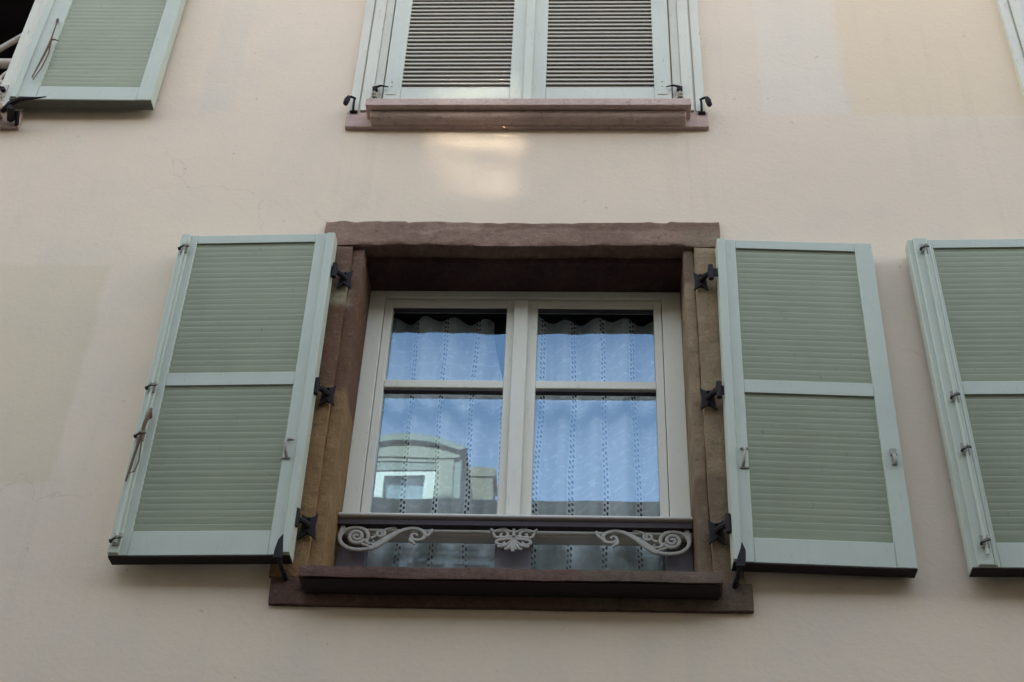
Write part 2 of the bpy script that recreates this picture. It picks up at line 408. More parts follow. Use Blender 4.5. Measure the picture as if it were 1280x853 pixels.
# ------------------------------------------------------------------ sandstone surround
def stone_surround(cx, label, hinges=True, seed=0.):
    """cx is the centre of the opening; the piece is built round x = cx"""
    t = thing('stone_window_surround', label, 'window surround', (cx, 0, 1.9 + EYE), group='sandstone window surrounds')
    org = (cx, 0, 1.9 + EYE); dx = cx + .194
    def P(name, mb, m, **k): return build(name, mb, m, t, origin=org, z=EYE, **k)
    def sx(b):
        b.v = [(x + dx, y, z) for x, y, z in b.v]; return b
    # lintel: rough block, front 12 mm proud of the plaster, lower lip worn
    def lint(p):
        if p.z < 3.27: p.z += .005 * noise.noise(Vector((p.x * 2.3, 0, seed))) + .006 * noise.noise(Vector((p.x * 11, 0, 3)))
        if p.z > 3.36: p.z += .008 * noise.noise(Vector((p.x * 3.1, 5, seed))) + .004 * noise.noise(Vector((p.x * 19, 5, 3)))
        # a split layer that has flaked off along the top edge
        if p.y < .005 and p.z > 3.338 - .012 * noise.noise(Vector((p.x * 4, 1, seed))) and -.60 < p.x < .30: p.y += .007
        return p
    b = MB().rough_box(-.876, .466, -.014, .06, 3.264, 3.380, .011, .0028, 1 + seed, 12, lint)
    P('lintel', sx(b), M['lintel'], shade=True)
    # soffit behind the rebate
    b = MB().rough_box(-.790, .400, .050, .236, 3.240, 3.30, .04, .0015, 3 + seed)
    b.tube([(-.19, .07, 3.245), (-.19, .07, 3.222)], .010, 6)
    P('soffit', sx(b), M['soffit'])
    # left and right jambs: flat outer face, stepped rebate towards the opening
    for s, m in ((-1, 'jamb_l'), (1, 'jamb_r')):
        if s < 0: xo, xr, xi = -.872, -.768, -.728
        else: xo, xr, xi = .462, .374, .340
        b = MB()
        b.rough_box(min(xo, xr), max(xo, xr), -.012, .07, 1.99, 3.262, .017, .0022, 5 + s + seed, 10)
        b.rough_box(min(xr, xi) - .0, max(xr, xi), .004, .236, 1.99, 3.262, .02, .0018, 8 + s + seed, 9)
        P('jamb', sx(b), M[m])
    # apron below the sill, then the projecting sill with a hollow underside
    b = MB().rough_box(-.862, .480, -.016, .02, 1.903, 1.99, .02, .0018, 15 + seed, 8)
    P('apron', sx(b), M['sill'])
    def silly(p):
        # hollow (cavetto) underside and gentle unevenness on the nose
        if p.z < 1.975 and p.y > -.075: p.z += 0
        p.z += .003 * noise.noise(Vector((p.x * 5, p.y * 4, seed)))
        return p
    b = MB().rough_box(-.772, .394, -.092, .236, 1.946, 1.984, .019, .0022, 17 + seed, 10, silly)
    sl = P('sill', sx(b), M['sill'])
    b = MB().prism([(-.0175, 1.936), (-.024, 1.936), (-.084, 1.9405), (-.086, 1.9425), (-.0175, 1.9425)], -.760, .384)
    build('underside_shade', sx(b), M['underside_dark'], sl, origin=org, z=EYE)  # near-black strip paints in the shade below the sill slab
    if hinges:
        for s in (-1, 1):
            for zc in (3.100, 2.622, 2.150):
                hx = -.776 if s < 0 else .389
                o = [(-.026, .044), (-.015, .034), (0, .029), (.015, .034), (.026, .046), (.024, .022), (.022, 0), (.024, -.022), (.028, -.050),
                     (.012, -.036), (0, -.030), (-.012, -.036), (-.028, -.050), (-.024, -.022), (-.022, 0), (-.024, .022)]
                rr = random.uniform(.84, .97)
                b = MB().plate([(hx + x * rr, zc + z_ * rr) for x, z_ in o][::-1], -.027, -.020)
                for q in ((0, .022), (0, -.022)):
                    b.tube([(hx + q[0], -.026, zc + q[1]), (hx + q[0], -.033, zc + q[1])], [.005, .003], 8)
                h = P('hinge_plate', sx(b), M['iron'], bevel=.0015)
                b = MB().tube([(hx, -.026, zc), (hx + s * .012, -.045, zc + .002), (hx + s * .030, -.064, zc + .002)], [.010, .009, .008], 8)
                b.tube([(hx + s * .030, -.066, zc - .028), (hx + s * .030, -.066, zc + .030)], .0085, 10)
                b.box(hx + (-.052 if s < 0 else .020), hx + (-.020 if s < 0 else .052), -.068, -.063, zc - .016, zc + .016)
                build('hinge_pin', sx(b), M['iron'], h, origin=org, z=EYE)
    return t
stone_surround(-.194, 'weathered brown sandstone surround with lintel and sill around the window with lace curtains')
stone_surround(2.201, 'brown sandstone surround of the next window, past the shutter cut off at the right', hinges=False, seed=3.3)

# ------------------------------------------------------------------ casement window
def casement(cx, label, depth=.19):
    t = thing('casement_window', label, 'window', (cx, depth, 2.0 + EYE), group='white casement windows')
    org = (cx, depth, 2.0 + EYE); dx = cx + .194
    def P(name, mb, m, par, bevel=.0025):
        mb.v = [(x + dx, y, z) for x, y, z in mb.v]
        return build(name, mb, m, par, bevel=bevel, origin=org, z=EYE)
    f = M['frame']
    y0, y1 = depth, depth + .044
    # outer frame: head, two stiles with a small rebate, threshold rail
    b = MB()
    b.box(-.728, -.674, y0, y1, 2.253, 3.239).box(.276, .340, y0, y1, 2.253, 3.239)
    b.box(-.674, .276, y0, y1, 3.207, 3.239).box(-.674, .276, y0 + .012, y1, 3.193, 3.207)
    b.box(-.674, .276, y0, y1, 2.253, 2.275)          # transom behind the railing
    P('outer_frame', b, f, t)
    b = MB().prism([(y0 - .010, 2.254), (y0 - .012, 2.260), (y0 - .008, 2.264), (y0 + .002, 2.268), (y0 + .002, 2.254)], -.672, .274)
    P('weather_bar', b, f, t, .001)
    # two sashes
    for s, (xa, xb, ga, gb) in enumerate(((-.672, -.2055, -.645, -.252), (-.1985, .274, -.146, .248))):
        b = MB(); ya, yb = y0 + .006, y1 - .004
        b.box(xa, ga, ya, yb, 2.279, 3.191).box(gb, xb, ya, yb, 2.279, 3.191)
        b.box(ga, gb, ya, yb, 3.169, 3.191).box(ga, gb, ya, yb, 2.279, 2.325)
        sash = P('sash', b, f, t)
        b = MB().prism([(ya - .002, 2.822), (ya - .002, 2.852), (ya + .012, 2.858), (yb, 2.858), (yb, 2.820), (ya + .008, 2.818)], ga, gb)
        P('glazing_bar', b, f, sash)
        b = MB().box(ga + .001, gb - .001, ya + .003, y0 + .031, 2.8125, 2.8175).box(ga + .001, gb - .001, ya + .006, y0 + .031, 3.1645, 3.1685)
        P('shade_strip', b, M['shade_brown'], sash, 0)  # added dark strips imitate the shade under glazing bar and head rail
        for (za, zb) in ((2.325, 2.818), (2.858, 3.169)):
            b = MB().add([(ga - .002, y0 + .032, za - .002), (gb + .002, y0 + .032, za - .002), (gb + .002, y0 + .032, zb + .002), (ga - .002, y0 + .032, zb + .002)], [(0, 1, 2, 3)])
            P('glass_pane', b, M['glass'], sash, 0)
    b = MB().prism([(0, 0)] * 0 or [(y0 - .010, 2.279), (y0 - .010, 3.191), (y0 + .005, 3.191), (y0 + .005, 2.279)], -.227, -.178)
    P('meeting_strip', b, f, t, .004)
    # fixed light below the transom
    b = MB(); ya = y0 + .012
    b.box(-.728, -.640, ya, y1, 2.0, 2.251).box(.258, .340, ya, y1, 2.0, 2.251).box(-.252, -.144, ya, y1, 2.0, 2.251)
    b.box(-.640, -.252, ya, y1, 2.0, 2.03).box(-.144, .258, ya, y1, 2.0, 2.03)
    low = P('fixed_light', b, M['lowframe'], t)
    low['label'] = 'dark violet-grey lower frame under the railing'
    for xa, xb in ((-.640, -.252), (-.144, .258)):
        b = MB().add([(xa - .002, y0 + .032, 2.028), (xb + .002, y0 + .032, 2.028), (xb + .002, y0 + .032, 2.253), (xa - .002, y0 + .032, 2.253)], [(0, 1, 2, 3)])
        P('glass_pane', b, M['glass'], low, 0)
    return t
casement(-.194, 'white double casement window with blue sky mirrored over lace curtains')

casement(2.201, 'white double casement window of the next bay, beyond the shutter cut off at the right')

# ------------------------------------------------------------------ curtains
def curtain(x0, x1, label, slant=0., ph=0.):
    nx, nz = 150, 26; zt, zb = 3.185, 1.85; y = .285
    V = []; F = []; UV = []
    for k in range(nz + 1):
        fz = k / nz; z = zb + (zt - zb) * fz
        for i in range(nx + 1):
            u = i / nx; x = x0 + (x1 - x0) * u
            if slant: x -= slant * min(1, max(0, (z - 2.70) / .42)) * max(0, (u - .6) / .4)
            g = .35 + .65 * noise.noise(Vector((u * 5 + ph, 0, 0))) ** 2 * 3
            yy = y + .017 * math.sin(x * 2 * math.pi / .104 + ph + .8 * math.sin(z * 1.3)) * (0.8 + .2 * fz) + .010 * math.sin(x * 23 + ph * 3 + z * .7) \
                 + .006 * noise.noise(Vector((x * 14, z * 2.2, ph)))
            V.append((x, yy, z)); UV.append((x - x0 + .05 + .006 * math.sin(z * 4 + x * 9), z))
    for k in range(nz):
        for i in range(nx):
            a = k * (nx + 1) + i; F.append((a, a + 1, a + nx + 2, a + nx + 1))
    b = MB().add(V, F, True)
    o = build('lace_curtain', b, M['lace'], z=EYE)
    uv = o.data.uv_layers.new(name='cloth')
    for l in o.data.loops: uv.data[l.index].uv = UV[l.vertex_index]
    tag(o, label, 'curtain', 'lace net curtains')
    return o
curtain(-.72, -.215, 'white lace net curtain hanging behind the left sash of the window', .085, .4)
curtain(-.185, .33, 'white lace net curtain hanging behind the right sash of the window', 0, 2.1)

# ------------------------------------------------------------------ guard rail with cast ornaments
def spiral(cx, cz, r0, r1, a0, a1, n=26, sq=1.0):
    return [(cx + (r0 + (r1 - r0) * i / n) * math.cos(a0 + (a1 - a0) * i / n), 0,
             cz + sq * (r0 + (r1 - r0) * i / n) * math.sin(a0 + (a1 - a0) * i / n)) for i in range(n + 1)]
def smooth(pts, n=6):
    P = [Vector((p[0], 0, p[1])) for p in pts]; out = []
    for i in range(len(P) - 1):
        p0, p1, p2, p3 = P[max(i - 1, 0)], P[i], P[i + 1], P[min(i + 2, len(P) - 1)]
        for k in range(n):
            t = k / n
            out.append(.5 * ((2 * p1) + (p2 - p0) * t + (2 * p0 - 5 * p1 + 4 * p2 - p3) * t * t + (3 * p1 - p0 - 3 * p2 + p3) * t ** 3))
    out.append(P[-1]); return out
def taper(n, a, b, c=None):
    c = b if c is None else c
    return [a + (b - a) * min(1, 2 * i / n) if i < n / 2 else b + (c - b) * (2 * i / n - 1) for i in range(n)]

def scroll_mesh():
    """side ornament drawn in units read off the casting: 1 unit = 1/8 of 2.31 mm; origin upper left, z down"""
    S = .297 / 1000.
    def q(pts): return [(p[0] * S, -p[1] * S) for p in pts]
    def c3(L): return [(p[0], 0, p[2]) for p in L]
    b = MB(); y = 0
    def tb(pts, r, flat=.8):
        b.tube(pts, [q_ * 1.32 for q_ in r] if isinstance(r, list) else r * 1.32, 8, flat)
    # big oval: sweeps from the top left round the bottom and into the leaf knot
    P = smooth(q([(62, 20), (18, 60), (8, 120), (35, 200), (110, 255), (210, 272), (310, 262), (368, 238)]))
    tb(P, taper(len(P), .0035, .0052, .0045))
    P = smooth(q([(20, 150), (28, 95), (70, 42), (150, 15), (235, 28), (290, 80), (300, 140), (285, 180), (330, 205)]))
    tb(P, taper(len(P), .0034, .0050, .0040))
    # volute inside the oval
    P = spiral(184 * S, -118 * S, 92 * S, 10 * S, R(-20), R(-20) - 2 * math.pi * 1.9, 40, .92)
    tb(P, taper(len(P), .0046, .0048, .0030))
    b.tube([(184 * S, .002, -118 * S), (184 * S, -.006, -118 * S)], [.0035, .0018], 8)
    P = smooth(q([(262, 150), (240, 195), (280, 215), (350, 240)])); tb(P, .0032)
    # stem: rises to the right and curls over
    P = smooth(q([(330, 262), (380, 240), (450, 190), (540, 115), (640, 45), (740, 16), (810, 28), (862, 62), (874, 105), (850, 140), (800, 152), (755, 138), (735, 108), (752, 82), (785, 82), (795, 105)]))
    tb(P, taper(len(P), .0062, .0050, .0026))
    P = smooth(q([(350, 225), (430, 165), (520, 95), (600, 48)])); tb(P, taper(len(P), .0040, .0036, .0020))
    # leaf tip under the curl and the end leaf
    P = smooth(q([(735, 120), (730, 155), (765, 185), (780, 205)])); tb(P, taper(len(P), .0034, .0050, .0016))
    P = smooth(q([(860, 95), (895, 100), (925, 70), (945, 30), (915, 40), (905, 62)])); tb(P, taper(len(P), .0036, .0038, .0020))
    # little upper volute
    P = spiral(420 * S, -78 * S, 50 * S, 12 * S, R(40), R(40) - 2 * math.pi * 1.35, 26, .9)
    tb(P, taper(len(P), .0034, .0036, .0024))
    P = smooth(q([(455, 42), (500, 25), (545, 12), (580, 14)])); tb(P, taper(len(P), .0034, .0034, .0018))
    P = smooth(q([(330, 130), (365, 120), (378, 100)])); tb(P, .0034)
    # knot of leaves where the curves meet
    for (x, z_, r) in ((345, 205, .0075), (375, 235, .0070), (340, 140, .0055), (362, 180, .0050)):
        b.tube([(x * S, -.006, -z_ * S), (x * S, 0, -z_ * S), (x * S, .004, -z_ * S)], [r * .4, r, r * .6], 8)
    # lug fixing it to the bar
    b.box(10 * S, 55 * S, -.003, .003, -70 * S, 5 * S)
    return b
def palmette_mesh():
    """centre ornament: curled arms above, a fan of petals below"""
    S = .255 / 1000.
    b = MB()
    def q(pts, s): return [(s * (p[0] - 490) * S, -(p[1] - 285) * S) for p in pts]
    for s in (-1, 1):
        for pts, r in (([(215, 298), (255, 330), (320, 312), (400, 305), (450, 330), (480, 320)], (.0045, .0042, .0034)),
                       ([(300, 335), (345, 320), (400, 335), (420, 375), (390, 405), (345, 395), (335, 372), (360, 362)], (.0032, .0038, .0026)),
                       ([(245, 330), (262, 385), (290, 410), (360, 412), (430, 400), (490, 405)], (.0030, .0042, .0040)),
                       ([(490, 430), (430, 430), (360, 440), (300, 455), (292, 490), (330, 505), (380, 490), (380, 465)], (.0040, .0042, .0028)),
                       ([(480, 440), (430, 490), (390, 520), (330, 535), (305, 520)], (.0034, .0052, .0030)),
                       ([(484, 440), (455, 510), (420, 560), (385, 565)], (.0030, .0052, .0028)),
                       ([(490, 430), (478, 520), (462, 575)], (.0028, .0046, .0032))):
            P = smooth(q(pts, s)); b.tube(P, taper(len(P), *[q_ * 1.25 for q_ in r]), 8, .85)
        b.box(min(s * 24, s * 40) * .001, max(s * 24, s * 40) * .001, -.003, .003, -.004, .004)
    P = smooth(q([(490, 290), (490, 360), (490, 440), (486, 520), (484, 600)], 1)); b.tube(P, taper(len(P), .0052, .0046, .0052), 8, .85)
    b.tube([(0, -.008, -.026), (0, .003, -.026)], [.004, .010], 8)
    return b
rx0, rx1 = -.727, .339
gr = thing('window_guard_rail', 'taupe railing bar with cast scroll ornaments across the main window', 'railing', ((rx0 + rx1) / 2, .155, 2.17 + EYE))
org = gr.location[:]
b = MB().prism([(.138, 2.288), (.135, 2.293), (.138, 2.301), (.153, 2.304), (.170, 2.301), (.175, 2.292), (.172, 2.286), (.155, 2.284)], rx0, rx1)
build('bar', b, M['rail'], gr, bevel=.002, origin=org, z=EYE)
b = MB().box(rx0 + .001, rx1 - .001, .145, .172, 2.264, 2.282)
build('lower_flat', b, M['shade_brown'], gr, bevel=.001, origin=org, z=EYE)  # flat coloured dark to carry the shade beneath the bar
sc = scroll_mesh()
b = MB().add([(x - .721, y + .156, z_ + 2.262) for x, y, z_ in sc.v], sc.f, True)
build('scroll_ornament', b, M['ornament'], gr, origin=org, z=EYE)
b = MB().add([(.331 - x, y + .156, z_ + 2.262) for x, y, z_ in sc.v], [f[::-1] for f in sc.f], True)
build('scroll_ornament', b, M['ornament'], gr, origin=org, z=EYE)
pm = palmette_mesh()
b = MB().add([(x - .195, y + .156, z_ + 2.262) for x, y, z_ in pm.v], pm.f, True)
build('palmette_ornament', b, M['ornament'], gr, origin=org, z=EYE)

# ------------------------------------------------------------------ shutters
PITCH = .0229
def slats(x0, x1, z0, z1, y0, y1, near_high, deg=37):
    b = MB(); n = int((z1 - z0) / PITCH) + 1
    t = .0040 if near_high else .0088; tilt = math.tan(R(deg)); yr = y1 - y0
    for i in range(-1, n + 1):
        zc = z1 - PITCH * (i + .35) + random.uniform(-.0006, .0006)
        dz = yr * tilt * (1 if near_high else -1) + random.uniform(-.0009, .0009)
        za, zb_ = zc + dz / 2, zc - dz / 2          # height at the near and the far edge
        prof = [(y0, za - t / 2), (y0, za + t / 2), (y1, zb_ + t / 2), (y1, zb_ - t / 2)]
        if max(p[1] for p in prof) > z1 + .012 or min(p[1] for p in prof) < z0 - .014: continue
        j = random.uniform(-.0004, .0004)
        b.prism([(y + j, min(max(z, z0 - .004), z1 + .004)) for y, z in prof], x0 - .004, x1 + .004)
    return b

def shutter(label, loc, rot, w, h, near_high, ls, rs, mats=('shutter', 'slat'), band=None, groove=None,
            top=.037, bot=.080, mid=.05, mid_z=.60, th=.048, edge_dark=True, group=None, name='window_shutter'):
    """local origin: bottom left rear corner, front face at y = -th. ls/rs = stile widths"""
    t = thing(name, label, 'shutter', loc, rot, group)
    fm, sm = M[mats[0]], M[mats[1]]
    b = MB()
    b.box(0, ls, -th, 0, 0, h).box(w - rs, w, -th, 0, 0, h)
    b.box(ls, w - rs, -th + .0015, -.0015, 0, bot).box(ls, w - rs, -th + .0015, -.0015, h - top, h)
    b.box(ls, w - rs, -th + .0015, -.0015, mid_z, mid_z + mid)
    if groove:      # small step along the hinge stile
        xa, xb = groove
        b.box(xa, xb, -th - .007, -th + .002, .003, h - .003)
    build('frame', b, fm, t, bevel=.002)
    if near_high: build('bottom_edge', MB().box(.001, w - .001, -th + .003, -.001, -.003, -.0005), M['underside_dark' if edge_dark else 'edge'], t)  # thin bottom strip, darker than the frame colour
    build('louvre_panel', slats(ls, w - rs, bot, mid_z, *((-th + .005, -th + .016, True, 68) if near_high else (-th + .003, -.003, False, 30))), sm, t)
    build('louvre_panel', slats(ls, w - rs, mid_z + mid, h - top, *((-th + .005, -th + .016, True, 68) if near_high else (-th + .003, -.003, False, 30))), sm, t)
    if band:        # raised meeting strip
        xa, xb = band
        b = MB().box(xa, xb, -th - .010, -th + .003, .002, h - .001)
        build('meeting_strip', b, fm, t, bevel=.003)
    return t

def locking_rod(t, x, y, zs, h, rusty=True, broken=False):
    """espagnolette rod with its brackets, on the meeting strip"""
    b = MB().tube([(x, y - .008, .03), (x, y - .008, h * .5), (x + .001, y - .008, h - .03)], .0042, 8)
    rod = build('locking_rod', b, M['shutter'], t)
    for i, z in enumerate(zs):
        b = MB()
        b.box(x - .011, x + .011, y - .003, y + .002, z - .020, z + .020)
        rp = [(x - .012, y - .004, z - .008), (x - .010, y - .016, z - .006), (x + .004, y - .020, z + .001), (x + .013, y - .012, z + .006), (x + .014, y - .002, z + .008)]
        b.tube(rp, .0026, 6)
        br = build('bracket', b, M['bracket'], rod)
        b = MB().tube([(x - .012, y - .015, z - .013), (x + .002, y - .0215, z - .008), (x + .014, y - .013, z - .002)], [.0024, .0018, .0022], 6)
        b.tube([(x - .013, y - .010, z - .013), (x - .013, y - .019, z - .013)], [.0045, .0040], 8)
        build('bolt', b, M['iron'], br)
    return rod

HS = 1.234
YB = -.022          # rear faces of the open shutters stand this far in front of the wall
# left shutter of the main window
L = shutter('open louvred shutter left of the main window, with rusty locking rod on its outer stile', (-1.321, YB, 2.016 + EYE), (0, R(-.7), R(-1.0)),
            .518, HS, True, .055, .064, groove=(.518 - .026, .518 - .001), band=(.001, .032), group='open louvred shutters')
locking_rod(L, .022, -.058, (.045, .405, .585, 1.165), HS)
b = MB().tube([(.036, -.058, .500), (.037, -.068, .470), (.030, -.068, .435), (.022, -.065, .360), (.016, -.064, .285), (.012, -.064, .235)], [.004, .0065, .006, .0045, .004, .003], 8)
b.tube([(.028, -.066, .44), (.034, -.068, .36), (.037, -.064, .305), (.030, -.062, .27), (.016, -.063, .262)], [.003, .0025, .002, .002, .002], 6)
b.tube([(.030, -.060, .478), (.042, -.068, .478), (.045, -.066, .462), (.034, -.064, .455)], .0036, 7)
build('turning_lever', b, M['rust'], L).location.y = -.006
def pull_handle(t, x, z, y, m='bracket', s=1):
    b = MB().tube([(x, y, z + .036), (x + s * .002, y - .010, z + .034), (x - s * .004, y - .016, z + .020), (x, y - .018, z), (x + s * .002, y - .014, z - .020), (x + s * .004, y - .004, z - .030)],
                  [.0035, .004, .004, .0045, .006, .005], 8)
    b.box(x - .012, x + .014, y - .004, y + .001, z - .036, z - .030).box(x - .008, x + .016, y - .004, y + .001, z + .032, z + .038)
    return build('pull_handle', b, M[m], t, bevel=.0008)
pull_handle(L, .518 - .054, .358, -.048)
# right shutter of the main window
Rr = shutter('open louvred shutter right of the main window, with small turn latch on its outer stile', (.423, YB, 2.027 + EYE), (0, R(1.0), R(1.0)),
             .504, 1.218, True, .060, .056, groove=(.001, .025), mid_z=.588, group='open louvred shutters')
pull_handle(Rr, .046, .345, -.048, s=-1)
b = MB().box(.500 - .029, .500 - .013, -.046, -.0415, .340, .395)
b.box(.500 - .030, .500 - .012, -.051, -.0415, .372, .394)
b.tube([(.500 - .021, -.049, .372), (.500 - .021, -.055, .360), (.500 - .020, -.057, .345), (.500 - .019, -.054, .338)], [.005, .006, .0065, .005], 8)
build('turn_latch', b, M['bracket'], Rr, bevel=.001).location.y = -.006
# left shutter of the next window to the right
N = shutter('open louvred shutter cut off by the right edge of the photo, with iron locking rod', (1.072, YB, 2.019 + EYE), (0, R(-.3), R(-1.0)),
            .518, 1.226, True, .078, .064, groove=(.518 - .026, .518 - .001), band=(.016, .060), mid_z=.592, group='open louvred shutters')
b = MB().box(.060, .070, -.048, -.038, .002, 1.210); build('edge_bead', b, M['shutter'], N, bevel=.003).location.y = -.006
locking_rod(N, .044, -.058, (.075, .385, .575, 1.175), 1.214)
# right shutter of the upper left window
TL = shutter('open louvred shutter at the upper left, dangling twig-like hook on its inner stile', (-2.114, YB, 3.942 + EYE), (0, R(.3), R(.6)),
             .532, 1.24, True, .098, .058, edge_dark=False, groove=(.003, .030), bot=.072, mid_z=.62, group='open louvred shutters')
b = MB().tube([(.075, -0.048, .445), (.080, -0.058, .43), (.083, -0.060, .345), (.084, -0.058, .315)], [.004, .003, .003, .004], 7)
b.tube([(.084, -0.058, .320), (.100, -0.060, .318), (.115, -0.058, .312)], [.004, .003, .0015], 7)
b.tube([(.084, -0.058, .320), (.083, -0.060, .27), (.078, -0.061, .20), (.066, -0.058, .10)], [.005, .0045, .004, .0025], 7)
b.tube([(.084, -0.056, .320), (.094, -0.058, .24), (.088, -0.058, .16), (.072, -0.056, .09)], [.003, .0026, .0024, .002], 7)
b.tube([(.070, -0.042, .448), (.078, -0.056, .446)], .005, 7)
build('hanging_hook', b, M['rust'], TL).location.y = -.006

# closed shutters of the upper window
zc = 3.934
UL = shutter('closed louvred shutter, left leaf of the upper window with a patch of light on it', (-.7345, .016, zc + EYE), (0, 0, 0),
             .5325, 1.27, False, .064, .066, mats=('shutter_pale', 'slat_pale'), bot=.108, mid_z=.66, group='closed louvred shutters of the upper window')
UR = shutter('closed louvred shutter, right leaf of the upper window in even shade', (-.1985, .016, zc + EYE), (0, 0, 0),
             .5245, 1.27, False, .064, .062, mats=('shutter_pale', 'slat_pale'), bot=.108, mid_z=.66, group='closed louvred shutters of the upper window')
b = MB().box(-.020, .013, -.060, -.0485, .002, 1.268); build('meeting_strip', b, M['shutter_pale'], UR, bevel=.003)
for t, x in ((UL, .030), (UR, .5245 - .030)):
    b = MB().box(x - .020, x + .016, -.0445, -.041, .07, .165)
    for q in (.095, .12): b.tube([(x - .002, -.043, q + .02), (x - .002, -.048, q + .02)], [.005, .003], 8)
    build('hinge_strap', b, M['shutter_pale'], t, bevel=.001).location.y = -.006

for src, lab in ((UL, 'closed louvred shutter, left leaf of the upper window beyond the right edge'), (UR, 'closed louvred shutter, right leaf of the upper window beyond the right edge')):
    c = copy_tree(src); c.location.x += 2.4565; c['label'] = lab

# ------------------------------------------------------------------ upper surrounds: painted boards and a moulded sill
def upper_surround(cx, label):
    t = thing('painted_window_surround', label, 'window surround', (cx, 0, 3.845 + EYE), group='painted surrounds of the upper windows')
    org = (cx, 0, 3.845 + EYE); dx = cx + .2045
    def P(name, mb, m, bevel=.002):
        mb.v = [(x + dx, y, z) for x, y, z in mb.v]
        return build(name, mb, m, t, bevel=bevel, origin=org, z=EYE)
    for s in (-1, 1):
        xo, xi = (-.855, -.741) if s < 0 else (.446, .332)
        b = MB(); a, c = sorted((xo, xi)); w = c - a
        o = lambda f0, f1: sorted((xo + (xi - xo) * f0, xo + (xi - xo) * f1))
        p = o(0, .30); b.box(p[0], p[1], -.020, .012, 3.927, 5.33)
        p = o(.30, .36); b.box(p[0], p[1], -.014, .012, 3.927, 5.33)
        p = o(.36, .72); b.box(p[0], p[1], -.026, .012, 3.927, 5.33)
        p = o(.72, 1.0); b.box(p[0], p[1], -.019, .15, 3.927, 5.22)
        P('side_board', b, M['board'])
    b = MB().box(-.741, .332, -.022, .15, 5.222, 5.33); P('head_board', b, M['board'])
    b = MB().box(-.862, .455, -.018, .01, 3.847, 3.925); P('apron', b, M['pink'])
    b = MB().box(-.783, .390, -.084, .15, 3.888, 3.9255); 
    b.prism([(-.0185, 3.850), (-.036, 3.852), (-.052, 3.862), (-.058, 3.874), (-.060, 3.886), (-.0185, 3.886)], -.766, .372)
    P('sill', b, M['pink'], .003)
    # eye rings and rods that pin the shutters, wall hooks at the ends
    for s in (-1, 1):
        ex = -.766 if s < 0 else .356
        b = MB().box(ex - .012, ex + .012, -.030, -.024, 4.000, 4.065)
        b.tube([(ex - .010, -.034, 4.000), (ex, -.046, 4.006), (ex + .010, -.034, 4.000)], .004, 7)
        b.tube([(ex - .020, -.034, 3.975), (ex - .004, -.036, 4.000), (ex + .006, -.036, 4.000), (ex + .018, -.034, 3.972), (ex - .018, -.034, 3.974)], .0022, 6)
        e = P('eye_plate', b, M['cream_iron'], 0)
        b = MB().tube([(ex, -.026, 4.030), (ex, -.044, 4.030)], [.011, .010], 10)
        b.tube([(ex, -.042, 4.034), (ex - s * .022, -.045, 4.040), (ex - s * .050, -.042, 4.036)], [.005, .004, .002], 7)
        x = P('pin', b, M['iron'], 0); x.parent = e
    return t
U0 = upper_surround(-.2045, 'pale boarded surround with pink sill around the closed louvred shutters above the main window')
upper_surround(-2.731, 'pink sill and pale boards of the open window at the upper left corner')
upper_surround(2.252, 'pale weathered side board of a window at the upper right edge')

def wall_hook(x, z, s, label):
    b = MB()
    b.tube([(x, -.020, z - .030), (x, -.034, z - .026), (x, -.040, z + .012), (x - s * .003, -.040, z + .022), (x + s * .012, -.042, z + .030), (x + s * .022, -.044, z + .024)],
           [.004, .0045, .0045, .005, .005, .006], 8)
    b.tube([(x + s * .020, -.044, z + .028), (x + s * .024, -.046, z + .010), (x + s * .028, -.046, z - .012), (x + s * .028, -.045, z - .020)], [.007, .011, .010, .004], 9)
    b.tube([(x - .012, -.022, z - .030), (x + .014, -.022, z - .030)], [.006, .006], 8)
    tag(build('shutter_dog', b, M['iron'], z=EYE), label, 'shutter hook', 'black iron shutter hooks')
wall_hook(-.837, 3.952, -1, 'black iron hook at the left end of the pink sill above the main window')
wall_hook(.431, 3.945, 1, 'black iron hook at the right end of the pink sill above the main window')
# black hook on the upper left shutter's corner
b = MB().tube([(-2.13, -.05, 3.895), (-2.09, -.085, 3.895), (-2.05, -.102, 3.902), (-1.99, -.104, 3.905), (-1.955, -.104, 3.912)], [.010, .012, .010, .004, .002], 8)
b.tube([(-2.10, -.03, 3.87), (-2.08, -.09, 3.875)], [.014, .013], 8)
b.tube([(-2.075, -.02, 3.85), (-2.07, -.06, 3.885)], [.008, .010], 8)
tag(build('shutter_dog', b, M['iron'], z=EYE), 'black iron hook under the corner of the upper left shutter', 'shutter hook', 'black iron shutter hooks')

def shutter_catch(x, s, label, zt=2.070):
    """pointed iron leaf that holds the open shutter against the wall"""
    o = [(-.010, -.078), (.012, -.078), (.013, -.055), (.012, -.028), (.006 + s * -.006, .0), (-.002, -.020), (-.010, -.050), (-.014, -.080)]
    lean = -s * .010
    V = [(x + px + lean * (pz + .11) / .11 * -1, zt + pz) for px, pz in o]
    b = MB().plate(V[::-1] if s < 0 else V[::-1], -.113, -.107)
    b.tube([(x, -.01, zt - .080), (x, -.06, zt - .080), (x, -.105, zt - .074)], [.006, .007, .006], 8)
    b.tube([(x + s * -.006, -.012, zt - .088), (x + s * -.004, -.05, zt - .084)], [.008, .007], 8)
    tag(build('shutter_catch', b, M['iron'], bevel=.001, z=EYE), label, 'shutter catch', 'pointed iron shutter catches')
shutter_catch(-.826, -1, 'pointed black iron catch under the shutter left of the main window')
shutter_catch(.436, 1, 'pointed black iron catch under the shutter right of the main window', 2.066)

